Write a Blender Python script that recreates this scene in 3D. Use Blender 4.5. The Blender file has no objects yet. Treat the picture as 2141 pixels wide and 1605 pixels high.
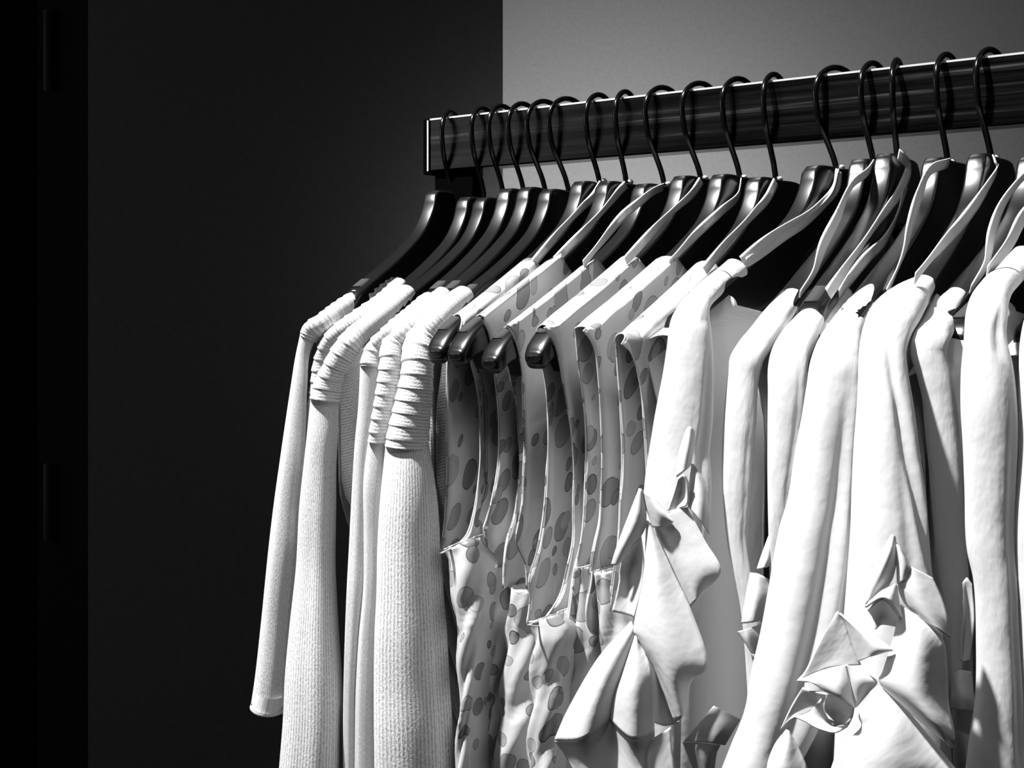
import bpy, math, random
from mathutils import Vector, Matrix
random.seed(7)
scn = bpy.context.scene
COL = scn.collection

# ------------------------------------------------------------------ camera
F, HX, HY = 2600.0, 1070.5, 635.0          # focal length / eye line measured in the 2141x1605 frame
CAMZ = 1.40
cd = bpy.data.cameras.new('camera'); cam = bpy.data.objects.new('camera', cd); COL.objects.link(cam)
cam.location = (0, 0, CAMZ); cam.rotation_euler = (math.pi/2, 0, 0)
cd.sensor_width = 36.0; cd.sensor_fit = 'HORIZONTAL'; cd.lens = F/2141*36.0
cd.shift_y = (HY-802.5)/2141.0
cd.clip_start = 0.02
scn.camera = cam

# ------------------------------------------------------------------ light
scn.view_settings.view_transform = 'Standard'
scn.view_settings.look = 'None'
scn.view_settings.gamma = 1.0
scn.view_settings.use_curve_mapping = False
scn.view_settings.exposure = 0.0
w = bpy.data.worlds.new('world'); scn.world = w; w.use_nodes = True
w.node_tree.nodes['Background'].inputs[0].default_value = (1, 1, 1, 1)
w.node_tree.nodes['Background'].inputs[1].default_value = 0.009


def lamp(name, kind, loc, aim, power, size=0.1, angle=60, blend=0.5):
    d = bpy.data.lights.new(name, kind); o = bpy.data.objects.new(name, d); COL.objects.link(o)
    o.location = loc; d.energy = power
    o.rotation_euler = (Vector(aim)-Vector(loc)).to_track_quat('-Z', 'Y').to_euler()
    if kind == 'AREA':
        d.shape = 'DISK'; d.size = size
    if kind == 'SPOT':
        d.spot_size = math.radians(angle); d.spot_blend = blend; d.shadow_soft_size = size
    return o


lamp('track_spot_key', 'SPOT', (-0.98, 0.48, 3.3), (0.08, 0.90, 1.2), 680, 0.06, 36, 0.4)
lamp('front_fill_spot', 'SPOT', (-0.40, -0.45, 3.1), (0.24, 0.85, 1.2), 24, 0.07, 40, 0.4)  # unseen spot, added as a weak fill from the front
lamp('right_fill_spot', 'SPOT', (1.5, 0.1, 3.0), (0.52, 0.72, 1.25), 13, 0.08, 24, 0.5)  # unseen spot, added as fill for the blouses' right-hand faces
lamp('left_fill_area', 'AREA', (-2.9, 0.55, 1.85), (0.0, 1.1, 1.3), 12.0, 1.3)  # unseen soft area lamp, added to brighten the rail's left end and the knits
lamp('wall_washer', 'SPOT', (0.20, 1.84, 1.38), (0.20, 2.5, 1.42), 22.0, 0.10, 165, 1.0)

# ------------------------------------------------------------------ rack frame: u along the rail, v towards the viewer, z up
N2 = Vector((0.81067923, -0.58549055, 0)); P2 = Vector((-0.58549055, -0.81067923, 0))
ORG = Vector((-0.07557795, 1.20157802, 0))
ZT = 0.1766                                 # rail top above eye line
THETA = math.atan2(N2.y, N2.x)


def R(u, v, z):
    return ORG + N2*u + P2*v + Vector((0, 0, CAMZ+z))


def _ray(x, y, a, off):
    dx = (x-HX)/F
    b = ORG+off                              # t*(dx,1) = b + k*a
    k = (dx*b.y-b.x)/(a.x-dx*a.y)
    t = b.y+k*a.y
    return k, t


def Pv(x, y, v):
    k, t = _ray(x, y, N2, P2*v)
    return Vector((k, v, (HY-y)/F*t))        # rack coordinates


def Pu(x, y, u):
    k, t = _ray(x, y, P2, N2*u)
    return Vector((u, k, (HY-y)/F*t))


def Py(x, y, u, yaw):
    """point of the frame on a hanger's own (slightly turned) plane"""
    q = Pu(x, y, u)
    for _ in range(4):
        q = Pu(x, y, u+q.y*math.tan(yaw))
    return q


YAW = [math.radians(a) for a in (9, 8, 4, 9, 6, 3, 2, 0, -1.5, -1, -2, -1, -9, 2.5, 4, 0, 0, -5, -10, -8)]


def W(q):
    return R(q.x, q.y, q.z)


def proj(q):
    p = W(q)
    return HX+F*p.x/p.y, HY-F*(p.z-CAMZ)/p.y


# ------------------------------------------------------------------ materials
def mat(name, col, rough=0.6, metal=0.0, spec=0.5):
    m = bpy.data.materials.new(name); m.use_nodes = True
    b = m.node_tree.nodes['Principled BSDF']
    b.inputs['Base Color'].default_value = (col, col, col, 1)
    b.inputs['Roughness'].default_value = rough; b.inputs['Metallic'].default_value = metal
    b.inputs['Specular IOR Level'].default_value = spec
    return m


def nd(m, t, **kw):
    n = m.node_tree.nodes.new(t)
    for k, v in kw.items():
        if k.startswith('i_'):
            n.inputs[k[2:].replace('_', ' ')].default_value = v
        else:
            setattr(n, k, v)
    return n


def lk(m, a, ao, b, bi):
    m.node_tree.links.new(a.outputs[ao], b.inputs[bi])


def ramp(m, stops):
    r = nd(m, 'ShaderNodeValToRGB'); e = r.color_ramp.elements
    while len(e) < len(stops):
        e.new(0.5)
    for i, (p, c) in enumerate(stops):
        e[i].position = p; e[i].color = (c, c, c, 1)
    return r


def speckle_wall(name, c0, c1, scale=60):
    m = mat(name, c0, 0.8, spec=0.2)
    tc = nd(m, 'ShaderNodeTexCoord'); n = nd(m, 'ShaderNodeTexNoise', i_Scale=scale, i_Detail=6.0, i_Roughness=0.75)
    r = ramp(m, [(0.35, c0), (0.65, c1)])
    lk(m, tc, 'Object', n, 'Vector'); lk(m, n, 'Fac', r, 'Fac')
    lk(m, r, 'Color', m.node_tree.nodes['Principled BSDF'], 'Base Color')
    return m


M_WALL = speckle_wall('grey_wall_paint', 0.36, 0.42, 120)
M_PANEL = speckle_wall('black_panel_laminate', 0.050, 0.062, 90)
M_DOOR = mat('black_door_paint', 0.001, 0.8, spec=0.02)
M_HINGE = mat('dark_hinge_metal', 0.03, 0.6, 0.0, 0.1)
M_FLOOR = speckle_wall('dark_floor', 0.02, 0.03, 20)


def brushed():
    m = mat('brushed_dark_steel', 0.12, 0.3, 1.0)
    tc = nd(m, 'ShaderNodeTexCoord'); mp = nd(m, 'ShaderNodeMapping')
    mp.inputs['Scale'].default_value = (1.0, 1.0, 60.0)
    n = nd(m, 'ShaderNodeTexNoise', i_Scale=1.6, i_Detail=5.0, i_Roughness=0.7)
    r = ramp(m, [(0.42, 0.010), (0.57, 0.022), (0.70, 0.14)])
    rr = ramp(m, [(0.3, 0.22), (0.7, 0.42)])
    b = m.node_tree.nodes['Principled BSDF']
    lk(m, tc, 'Object', mp, 'Vector'); lk(m, mp, 'Vector', n, 'Vector')
    lk(m, n, 'Fac', r, 'Fac'); lk(m, n, 'Fac', rr, 'Fac')
    lk(m, r, 'Color', b, 'Base Color'); lk(m, rr, 'Color', b, 'Roughness')
    return m


M_RAIL = brushed()
M_CAP = mat('black_end_cap', 0.0015, 0.9, spec=0.0)
M_HANG = mat('black_gloss_hanger', 0.006, 0.29, spec=0.5)
M_HOOK = mat('black_hook_metal', 0.003, 0.16, spec=0.35)
M_PAD = mat('grey_rubber_pad', 0.045, 0.75, spec=0.2)


def fabric(name, col, bump_scale=900, bump=0.15, sheen=0.0):
    m = mat(name, col, 0.85, spec=0.15)
    b = m.node_tree.nodes['Principled BSDF']
    uv = nd(m, 'ShaderNodeUVMap')
    n = nd(m, 'ShaderNodeTexNoise', i_Scale=bump_scale, i_Detail=2.0)
    n2 = nd(m, 'ShaderNodeTexNoise', i_Scale=38.0, i_Detail=3.0)
    mx = nd(m, 'ShaderNodeMath', operation='MULTIPLY_ADD'); mx.inputs[1].default_value = 0.06
    bp = nd(m, 'ShaderNodeBump', i_Strength=bump, i_Distance=0.001)
    bp2 = nd(m, 'ShaderNodeBump', i_Strength=0.35, i_Distance=0.004)
    lk(m, uv, 'UV', n, 'Vector'); lk(m, uv, 'UV', n2, 'Vector')
    lk(m, n2, 'Fac', bp2, 'Height'); lk(m, n, 'Fac', bp, 'Height'); lk(m, bp2, 'Normal', bp, 'Normal')
    lk(m, bp, 'Normal', b, 'Normal')
    return m


M_WHITE = fabric('white_cotton', 0.60, 1400, 0.05)
M_RIBBON = fabric('white_ribbon', 0.62, 1500, 0.1)


def knit(name, ribs=True):
    m = mat(name, 0.62, 0.95, spec=0.1)
    b = m.node_tree.nodes['Principled BSDF']
    uv = nd(m, 'ShaderNodeUVMap')
    sep = nd(m, 'ShaderNodeSeparateXYZ'); lk(m, uv, 'UV', sep, 'Vector')
    rib = nd(m, 'ShaderNodeMath', operation='MULTIPLY'); rib.inputs[1].default_value = 2*math.pi/0.0024
    sn = nd(m, 'ShaderNodeMath', operation='SINE')
    lk(m, sep, 'Y' if ribs else 'X', rib, 0); lk(m, rib, 0, sn, 0)
    mp = nd(m, 'ShaderNodeMapping'); mp.inputs['Scale'].default_value = (420, 900, 1) if ribs else (900, 420, 1)
    n = nd(m, 'ShaderNodeTexNoise', i_Scale=1.0, i_Detail=2.0, i_Roughness=0.7)
    lk(m, uv, 'UV', mp, 'Vector'); lk(m, mp, 'Vector', n, 'Vector')
    ad = nd(m, 'ShaderNodeMath', operation='MULTIPLY_ADD'); ad.inputs[1].default_value = 0.15
    lk(m, sn, 0, ad, 0); lk(m, n, 'Fac', ad, 2)
    bp = nd(m, 'ShaderNodeBump', i_Strength=0.5, i_Distance=0.0010)
    lk(m, ad, 0, bp, 'Height'); lk(m, bp, 'Normal', b, 'Normal')
    r = ramp(m, [(0.25, 0.36), (0.45, 0.60), (0.62, 0.74)])
    lk(m, ad, 0, r, 'Fac'); lk(m, r, 'Color', b, 'Base Color')
    return m


M_KNIT = knit('ribbed_white_knit'); M_KNITY = knit('welted_white_knit', False)


def spots():
    m = mat('white_satin_with_grey_spots', 0.7, 0.38, spec=0.45)
    b = m.node_tree.nodes['Principled BSDF']
    uv = nd(m, 'ShaderNodeUVMap')
    nz = nd(m, 'ShaderNodeTexNoise', i_Scale=28.0, i_Detail=1.0)
    vs = nd(m, 'ShaderNodeVectorMath', operation='SCALE'); vs.inputs['Scale'].default_value = 0.010
    va = nd(m, 'ShaderNodeVectorMath', operation='ADD')
    lk(m, uv, 'UV', nz, 'Vector'); lk(m, nz, 'Color', vs, 0); lk(m, uv, 'UV', va, 0); lk(m, vs, 0, va, 1)
    prev = None
    for k, (sc, off) in enumerate(((36.0, 0.0), (46.0, 3.7))):
        ofs = nd(m, 'ShaderNodeVectorMath', operation='ADD'); ofs.inputs[1].default_value = (off, off*1.7, 0)
        vo = nd(m, 'ShaderNodeTexVoronoi', voronoi_dimensions='2D', feature='F1', i_Scale=sc, i_Randomness=0.75)
        lk(m, va, 0, ofs, 0); lk(m, ofs, 0, vo, 'Vector')
        sp = nd(m, 'ShaderNodeSeparateColor'); lk(m, vo, 'Color', sp, 0)
        # radius from the cell's own random number; some cells stay empty
        rad = nd(m, 'ShaderNodeMapRange'); lk(m, sp, 'Red', rad, 'Value')
        rad.inputs['From Min'].default_value = 0.10 if k == 0 else 0.50
        rad.inputs['From Max'].default_value = 1.0
        rad.inputs['To Min'].default_value = 0.10; rad.inputs['To Max'].default_value = 0.42 if k == 0 else 0.32
        zero = nd(m, 'ShaderNodeMath', operation='GREATER_THAN'); zero.inputs[1].default_value = 0.10 if k == 0 else 0.50
        lk(m, sp, 'Red', zero, 0)
        d = nd(m, 'ShaderNodeMath', operation='SUBTRACT'); lk(m, rad, 0, d, 0); lk(m, vo, 'Distance', d, 1)
        ins = nd(m, 'ShaderNodeMath', operation='GREATER_THAN'); ins.inputs[1].default_value = 0.0; lk(m, d, 0, ins, 0)
        ring = nd(m, 'ShaderNodeMath', operation='LESS_THAN'); ring.inputs[1].default_value = 0.028; lk(m, d, 0, ring, 0)
        tone = nd(m, 'ShaderNodeMapRange'); lk(m, sp, 'Green', tone, 'Value')
        tone.inputs['To Min'].default_value = 0.20; tone.inputs['To Max'].default_value = 0.40
        t2 = nd(m, 'ShaderNodeMath', operation='MULTIPLY_ADD'); lk(m, ring, 0, t2, 0); t2.inputs[1].default_value = -0.13
        lk(m, tone, 0, t2, 2)
        ms = nd(m, 'ShaderNodeMath', operation='MULTIPLY'); lk(m, ins, 0, ms, 0); lk(m, zero, 0, ms, 1)
        mx = nd(m, 'ShaderNodeMix', data_type='FLOAT'); lk(m, ms, 0, mx, 0)
        if prev is None:
            mx.inputs[2].default_value = 0.56
        else:
            lk(m, prev, 0, mx, 2)
        lk(m, t2, 0, mx, 3)
        prev = mx
    lk(m, prev, 0, b, 'Base Color')
    n2 = nd(m, 'ShaderNodeTexNoise', i_Scale=30.0, i_Detail=2.0, i_Distortion=0.6)
    bp = nd(m, 'ShaderNodeBump', i_Strength=0.5, i_Distance=0.006)
    lk(m, uv, 'UV', n2, 'Vector'); lk(m, n2, 'Fac', bp, 'Height'); lk(m, bp, 'Normal', b, 'Normal')
    return m


M_SPOT = spots()


# ------------------------------------------------------------------ mesh helpers
def mesh_obj(name, verts, faces, m, parent=None, uvs=None, smooth=True, solid=0.0, world=True):
    """verts are world coordinates; they are moved into the parent's frame"""
    me = bpy.data.meshes.new(name)
    if parent is not None and world:
        inv = parent.matrix_basis.inverted()
        verts = [inv @ Vector(v) for v in verts]
    me.from_pydata([tuple(v) for v in verts], [], faces)
    me.materials.append(m)
    if smooth:
        me.polygons.foreach_set('use_smooth', [True]*len(me.polygons))
    if uvs:
        ul = me.uv_layers.new(name='UVMap')
        for p in me.polygons:
            for li in p.loop_indices:
                ul.data[li].uv = uvs[me.loops[li].vertex_index]
    me.update()
    o = bpy.data.objects.new(name, me); COL.objects.link(o)
    if parent is not None:
        o.parent = parent
    if solid:
        s = o.modifiers.new('thickness', 'SOLIDIFY'); s.thickness = solid; s.offset = 0
    return o


def thing(name, label, cat, q, group=None):
    o = bpy.data.objects.new(name, None); COL.objects.link(o)
    o.location = W(q); o.rotation_euler = (0, 0, THETA); o.empty_display_size = 0.02
    o.matrix_basis = Matrix.Translation(W(q)) @ Matrix.Rotation(THETA, 4, 'Z')
    o['label'] = label; o['category'] = cat
    if group:
        o['group'] = group
    return o


def catmull(pts, n):
    """n samples along a Catmull-Rom spline through tuples, spaced by chord length of the first 3 entries"""
    pts = [tuple(float(c) for c in p) for p in pts]
    L = [0.0]
    for a, b in zip(pts, pts[1:]):
        L.append(L[-1]+max(1e-6, math.dist(a[:2], b[:2])))
    out = []
    m = len(pts)
    for k in range(n):
        s = L[-1]*k/(n-1); i = 0
        while i < m-2 and s > L[i+1]:
            i += 1
        t = (s-L[i])/(L[i+1]-L[i])
        p1, p2 = pts[i], pts[i+1]
        h = L[i+1]-L[i]
        row = []
        for c in range(len(p1)):
            d = (p2[c]-p1[c])/h
            dm = d if i == 0 else 0.5*(d+(p1[c]-pts[i-1][c])/(L[i]-L[i-1]))
            dp = d if i == m-2 else 0.5*(d+(pts[i+2][c]-p2[c])/(L[i+2]-L[i+1]))
            t2, t3 = t*t, t*t*t
            row.append((2*t3-3*t2+1)*p1[c]+(t3-2*t2+t)*h*dm+(-2*t3+3*t2)*p2[c]+(t3-t2)*h*dp)
        out.append(tuple(row))
    return out


def box(name, lo, hi, m, parent=None, bev=0.0, world=False):
    """axis aligned box in rack coordinates (u,v,z)"""
    vs = []
    for x in (lo[0], hi[0]):
        for y in (lo[1], hi[1]):
            for z in (lo[2], hi[2]):
                vs.append(W(Vector((x, y, z))) if not world else Vector((x, y, z)))
    fs = [(0, 1, 3, 2), (4, 6, 7, 5), (0, 4, 5, 1), (2, 3, 7, 6), (0, 2, 6, 4), (1, 5, 7, 3)]
    o = mesh_obj(name, vs, fs, m, parent, smooth=False)
    if bev:
        b = o.modifiers.new('edge', 'BEVEL'); b.width = bev; b.segments = 3
    return o


def tube(name, rows, m, parent, uh, rings=70, segs=40, ratio=1.3, v0=None, folds=(), saw=None, lip=True, swell=0.0, uvo=0.0, endlip=False, yaw=0.0, dv0=0.0, grooves=(), dvfix=None):
    """rows: (xL,yL,xR,yR,v) silhouette pairs measured in the frame; v None = in the hanger's own plane.
    Builds a closed, really round tube of cloth standing at its own distance."""
    rr = []
    lastv = None; dv = dv0
    for r in rows:
        cx, cy = (r[0]+r[2])/2, (r[1]+r[3])/2
        if r[4] is None:
            q = Py(cx, cy, uh, yaw); lastv = q.y
        else:
            if lastv is not None:
                dv = max(0.0, lastv+0.004-r[4]) if dvfix is None else dvfix; lastv = None      # stay continuous with the shoulder
            q = Pv(cx, cy, r[4]+dv)
        rr.append((cx, cy, r[0], r[1], r[2], r[3], q.y))
    sm = catmull(rr, rings)
    cen = [Pv(s[0], s[1], s[6]) for s in sm]
    verts, uvs, faces = [], [], []
    slen = 0.0
    for i, s in enumerate(sm):
        c = cen[i]
        T = (cen[min(i+1, rings-1)]-cen[max(i-1, 0)]).normalized()
        e1 = Vector((1, 0, 0)); e1 = (e1-T*T.dot(e1)).normalized()
        e2 = T.cross(e1).normalized()
        # wanted half width in metres across the path as seen by the eye
        p = W(c); depth = p.y
        gx, gy = s[4]-s[2], s[5]-s[3]; gl = math.hypot(gx, gy)
        t2x, t2y = proj(c+T*0.002); c2x, c2y = proj(c)
        tx, ty = t2x-c2x, t2y-c2y; tl = math.hypot(tx, ty) or 1
        nx, ny = -ty/tl, tx/tl
        want = abs(gx*nx+gy*ny)/2
        f1x, f1y = proj(c+e1*0.002); f2x, f2y = proj(c+e2*0.002)
        k1 = ((f1x-c2x)*nx+(f1y-c2y)*ny)/0.002; k2 = ((f2x-c2x)*nx+(f2y-c2y)*ny)/0.002
        rat = ratio(i/(rings-1)) if callable(ratio) else ratio
        a = want/math.sqrt(k1*k1+(rat*k2)**2); b = a*rat
        if i:
            slen += (cen[i]-cen[i-1]).length
        add = 0.0
        if saw:
            per, amp, win = saw
            ph = (slen/per) % 1.0
            add = amp*(ph**1.4-0.5) if win is None else (amp*math.sin(2*math.pi*ph) if win[0] < slen < win[1] else 0.0)
        for j in range(segs+1):
            th = 2*math.pi*j/segs
            f = 1.0
            for (kk, am, phs, tw) in folds:
                g = min(1.0, i/(rings*0.35))
                f += am*g*math.sin(kk*th+phs+tw*slen)
            for (d0, d1, wd, am, s0, s1) in grooves:
                fr = i/(rings-1)
                if s0 <= fr <= s1:
                    k_ = (fr-s0)/(s1-s0)
                    dd = (math.degrees(th)-(d0+(d1-d0)*k_)+540) % 360-180
                    f -= am*math.sin(math.pi*min(1, k_*2.5)/2)*math.sin(math.pi*min(1, (1-k_)*4)/2)*math.exp(-(dd/wd)**2)
            d = e1*(a*f*math.cos(th))+e2*(b*f*math.sin(th))
            dn = d.normalized()
            verts.append(W(c+d+dn*add)); uvs.append((slen+uvo, th*0.022+uvo))
    n = segs+1
    for i in range(rings-1):
        for j in range(segs):
            faces.append((i*n+j, i*n+j+1, (i+1)*n+j+1, (i+1)*n+j))
    def lipring(i, sgn, cnt=3):
        nonlocal verts, uvs, faces
        T = (cen[min(i+1, rings-1)]-cen[max(i-1, 0)]).normalized()*sgn
        base = i*n; prev = base
        for k in range(1, cnt+1):
            sc = 1-0.05*k; off = 0.0016*k*k
            st = len(verts)
            for j in range(n):
                q = verts[base+j]; cc = W(cen[i])
                verts.append(cc+(q-cc)*sc+(W(cen[i]+T*off)-W(cen[i]))); uvs.append(uvs[base+j])
            for j in range(segs):
                faces.append((prev+j, prev+j+1, st+j+1, st+j))
            prev = st
    tube.dv = dv
    if lip:
        lipring(0, 1)
    if endlip:
        lipring(rings-1, -1)
    return mesh_obj(name, verts, faces, m, parent, uvs)


ARM = [(-0.001, 0.1000), (0.028, 0.1005), (0.036, 0.0995), (0.0405, 0.0960), (0.0425, 0.0900), (0.0455, 0.0825), (0.052, 0.0725),
       (0.0624, 0.0614), (0.0845, 0.0467), (0.108, 0.0335), (0.143, 0.0165), (0.18, -0.0010), (0.208, -0.0135), (0.224, -0.0215),
       (0.234, -0.030)]


def arm_z(v):
    v = abs(v)
    for (a, za), (b, zb) in zip(ARM, ARM[1:]):
        if a <= v <= b:
            return za+(zb-za)*(v-a)/(b-a)
    return ARM[-1][1]


def sheet(name, grid, m, parent, solid=0.0007, uvo=0.0, cuv=None):
    """grid of rack-coordinate vectors -> cloth sheet with metric UVs"""
    nr, nc = len(grid), len(grid[0])
    verts = [W(q) for row in grid for q in row]
    uvs = [None]*(nr*nc)
    for i in range(nr):
        su = 0.0
        for j in range(nc):
            if j:
                su += (grid[i][j]-grid[i][j-1]).length
            uvs[i*nc+j] = [su, 0.0]
    for j in range(nc):
        sv = 0.0
        for i in range(nr):
            if i:
                sv += (grid[i][j]-grid[i-1][j]).length
            uvs[i*nc+j][1] = sv
    if cuv:
        uvs = cuv
    uvs = [(a+uvo, b+uvo*0.7) for a, b in uvs]
    faces = [(i*nc+j, i*nc+j+1, (i+1)*nc+j+1, (i+1)*nc+j) for i in range(nr-1) for j in range(nc-1)]
    return mesh_obj(name, verts, faces, m, parent, uvs, solid=solid)


def torso(name, uh, m, parent, hw, vcol, vfront, zbot, dz=0.0, seed=0, uvo=0.0, spread=0.0, yaw=0.0, drop=0.0, taper=0.0):
    ty = math.tan(yaw)
    """body of a garment: cloth arched over the hanger arms, hanging down both sides, closed along the front edge"""
    rnd = random.Random(seed)
    ph = [rnd.uniform(0, 6.28) for _ in range(4)]
    nz = 40
    grid = []
    ncol = 26
    prof = []
    for k in range(nz):
        prof.append((-1, 1-k/(nz-1)))
    for k in range(1, 10):
        prof.append((-math.cos(math.pi*k/10), -math.sin(math.pi*k/10)))
    for k in range(nz):
        prof.append((1, k/(nz-1)))
    for (s, t) in prof:
        row = []
        # neckline: at the shoulder the cloth starts where the collar ends, further down it reaches across
        vin = vcol-(vcol+0.17)*min(1.0, max(0.0, t)*6.5)**0.9
        for j in range(ncol):
            a = j/(ncol-1)
            v = vfront-taper*max(0.0, t-0.22)+(vin-vfront)*a
            top = arm_z(max(abs(v), vcol*0.92))+dz+0.002-drop
            if t < 0:
                row.append(Vector((uh+v*ty+s*hw, v, top-hw*(1+t)*0.6)))
            else:
                z = top-hw*0.6+(zbot-top)*t
                fr = max(0.0, (v-(vfront-0.05))/0.05)            # the two sides close on each other at the front edge
                wv = 0.003*math.sin(38*v+ph[0]+5*t)*min(1, t*4)+0.002*math.sin(75*v+ph[1])*min(1, t*4)
                close = 1-0.85*fr**2*min(1, t*12)
                row.append(Vector((uh+v*ty+s*(hw+spread*min(1, t*5))*close+wv, v, z)))
        grid.append(row)
    return sheet(name, grid, m, parent, uvo=uvo)


def patch(name, pts, m, parent, conv, v0, sub=9, solid=0.0011, bulge=1.0):
    """a small folded flap of cloth: control points (x,y,dv), each with its own distance, smoothly interpolated"""
    g = []
    for row in pts:
        g.append([])
        for p in row:
            x, y = conv(p[0], p[1]); q = Pv(x, y, v0+bulge*(p[2] if len(p) > 2 else 0.0)); g[-1].append(tuple(q))
    nc = len(g[0])
    def spl(line, n):
        # centripetal-free uniform Catmull-Rom
        out = []; k = len(line)
        for s in range(n):
            x = (k-1)*s/(n-1); i = min(int(x), k-2); t = x-i
            p1, p2 = line[i], line[i+1]
            p0 = line[i-1] if i else tuple(2*a-b for a, b in zip(p1, p2)); p3 = line[i+2] if i+2 < k else tuple(2*b-a for a, b in zip(p1, p2))
            out.append(tuple(0.5*(2*b+(c-a)*t+(2*a-5*b+4*c-d)*t*t+(-a+3*b-3*c+d)*t**3) for a, b, c, d in zip(p0, p1, p2, p3)))
        return out
    rows = [spl(r, (nc-1)*sub+1) for r in g]
    cols = [spl([rows[i][j] for i in range(len(rows))], (len(rows)-1)*sub+1) for j in range(len(rows[0]))]
    grid = [[Vector(cols[j][i]) for j in range(len(cols))] for i in range(len(cols[0]))]
    return sheet(name, grid, m, parent, solid=solid)


def ribbon(pts, m, parent, uh, w=0.0070, name='hanger_loop', lift=0.010, twist=None, loop=True, yaw=0.0):
    """flat ribbon strand lying beside the hanger from its hook down to the garment"""
    n = 34
    sm = catmull(pts, n)
    cen = []
    for i, s in enumerate(sm):
        cen.append(Py(s[0], s[1], uh+lift+0.0015*math.sin(i*0.35), yaw))
    grid = []
    for i in range(n):
        T = (cen[min(i+1, n-1)]-cen[max(i-1, 0)]).normalized()
        nrm = Vector((1, 0, 0)); sd = T.cross(nrm).normalized()
        a = 0.35*math.sin(i*0.22+pts[0][0]) if twist is None else twist*math.sin(i/(n-1)*math.pi*2)
        d = sd*math.cos(a)+nrm*math.sin(a)
        grid.append([cen[i]+d*(w*0.5*k) for k in (-1, -0.5, 0, 0.5, 1)])
    if loop:
        # the strand ends in a turn round the hook's stem
        zc = cen[0].z-0.001
        ring = [W(Vector((uh+0.0042*math.cos(t*0.45), 0.0042*math.sin(t*0.45), zc+0.0004*t))) for t in range(16)]
        v_, f_ = sweep(ring, 0.0019, 8)
        mesh_obj('loop_knot', v_, f_, m, parent, uvs=[(q.x, q.z) for q in v_])
    return sheet(name, grid, m, parent, solid=0.0008)


# ------------------------------------------------------------------ the room
def slab(name, x0, x1, y0, y1, z0, z1, m, kind='structure', parent=None):
    vs = [Vector((x, y, z)) for x in (x0, x1) for y in (y0, y1) for z in (z0, z1)]
    fs = [(0, 1, 3, 2), (4, 6, 7, 5), (0, 4, 5, 1), (2, 3, 7, 6), (0, 2, 6, 4), (1, 5, 7, 3)]
    o = mesh_obj(name, vs, fs, m, parent, smooth=False, world=False)
    if kind and parent is None:
        o['kind'] = kind
    return o


slab('floor', -3.0, 3.5, -2.0, 3.0, -0.05, 0.0, M_FLOOR)
slab('wall_back', -0.6, 3.5, 2.50, 2.60, 0.0, 3.2, M_WALL)
YP = 2.0
def wx(px, Y):
    return (px-HX)/F*Y
slab('wall_left', wx(184, YP), wx(1051, YP), YP, YP+0.04, 0.0, 3.2, M_PANEL)
d = slab('door_1', wx(-500, YP+0.05), wx(76, YP+0.02), YP+0.02, YP+0.06, 0.0, 3.0, M_DOOR)
slab('trim_1', wx(76, YP+0.012)+0.002, wx(184, YP)-0.001, YP+0.012, YP+0.05, 0.0, 3.2, mat('black_frame', 0.010, 0.8, spec=0.03))
for (ya, yb) in ((18, 190), (968, 1132)):
    za, zb = CAMZ+(HY-yb)/F*YP, CAMZ+(HY-ya)/F*YP
    xc = wx(96, YP)
    vs, fs = [], []
    for k, z in enumerate((za, za+0.002, zb-0.002, zb)):
        rr_ = 0.004 if k in (0, 3) else 0.0055
        for j in range(12):
            a = 2*math.pi*j/12
            vs.append((xc+rr_*math.cos(a), YP+0.004+rr_*math.sin(a), z))
    for k in range(3):
        for j in range(12):
            fs.append((k*12+j, k*12+(j+1) % 12, (k+1)*12+(j+1) % 12, (k+1)*12+j))
    fs += [tuple(range(11, -1, -1)), tuple(range(36, 48))]
    mesh_obj('hinge', vs, fs, M_HINGE, d, world=False)

# ------------------------------------------------------------------ the rack
rack = thing('clothes_rack', 'brushed dark steel clothes rail on a black post holding the row of hangers', 'clothes rack', Vector((0.03, 0, -CAMZ)))
UL = 0.72
rail = box('rail', (0.004, -0.011, ZT-0.050), (UL, 0.011, ZT), M_RAIL, rack, bev=0.0014)
box('highlight_joint_strip', (0.0045, 0.0096, ZT-0.0011), (UL, 0.0113, ZT+0.0004), mat('highlight_joint_steel', 0.75, 0.35, 0.6), rack)['label'] = 'bright polished top edge of the rail'  # pale strip added as the highlight that the dark rail colour cannot give
box('highlight_joint_strip', (0.0012, 0.0108, ZT-0.0495), (0.0028, 0.0117, ZT-0.001), bpy.data.materials['highlight_joint_steel'], rack)['label'] = 'bright joint line beside the end cap'
box('end_cap', (-0.004, -0.0115, ZT-0.0525), (0.0035, 0.0115, ZT+0.0005), M_CAP, rack, bev=0.001)
box('post', (0.006, -0.011, -CAMZ+0.02), (0.052, 0.006, ZT-0.050), M_CAP, rack, bev=0.001)
box('post', (UL-0.06, -0.011, -CAMZ+0.02), (UL-0.014, 0.006, ZT-0.050), M_CAP, rack, bev=0.001)
box('foot', (-0.01, -0.25, -CAMZ), (0.07, 0.25, -CAMZ+0.022), M_CAP, rack, bev=0.003)
box('foot', (UL-0.075, -0.25, -CAMZ), (UL+0.005, 0.25, -CAMZ+0.022), M_CAP, rack, bev=0.003)

# ------------------------------------------------------------------ hangers
# stem x, neck y and leftmost x of the hook, from the frame
HK = [(945, 404, 920), (1012, 417, 982), (1052, 418, 1017), (1095, 400, 1058), (1140, 397, 1097), (1188, 401, 1143), (1255, 385, 1220),
      (1310, 385, 1283), (1388, 390, 1344), (1466, 374, 1422), (1547, 371, 1506), (1621, 377, 1591), (1750, 353, 1700), (1828, 341, 1796),
      (1877, 330, 1862), (1982, 338, 1953), (2073, 330, 2037), (2187, 334, 2150), (2290, 330, 2255), (2400, 326, 2362)]
HU = []; HZ = []
for (x, y, lx) in HK:
    q = Pv(x, y, 0.0); HU.append(q.x); HZ.append(q.z)


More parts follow.
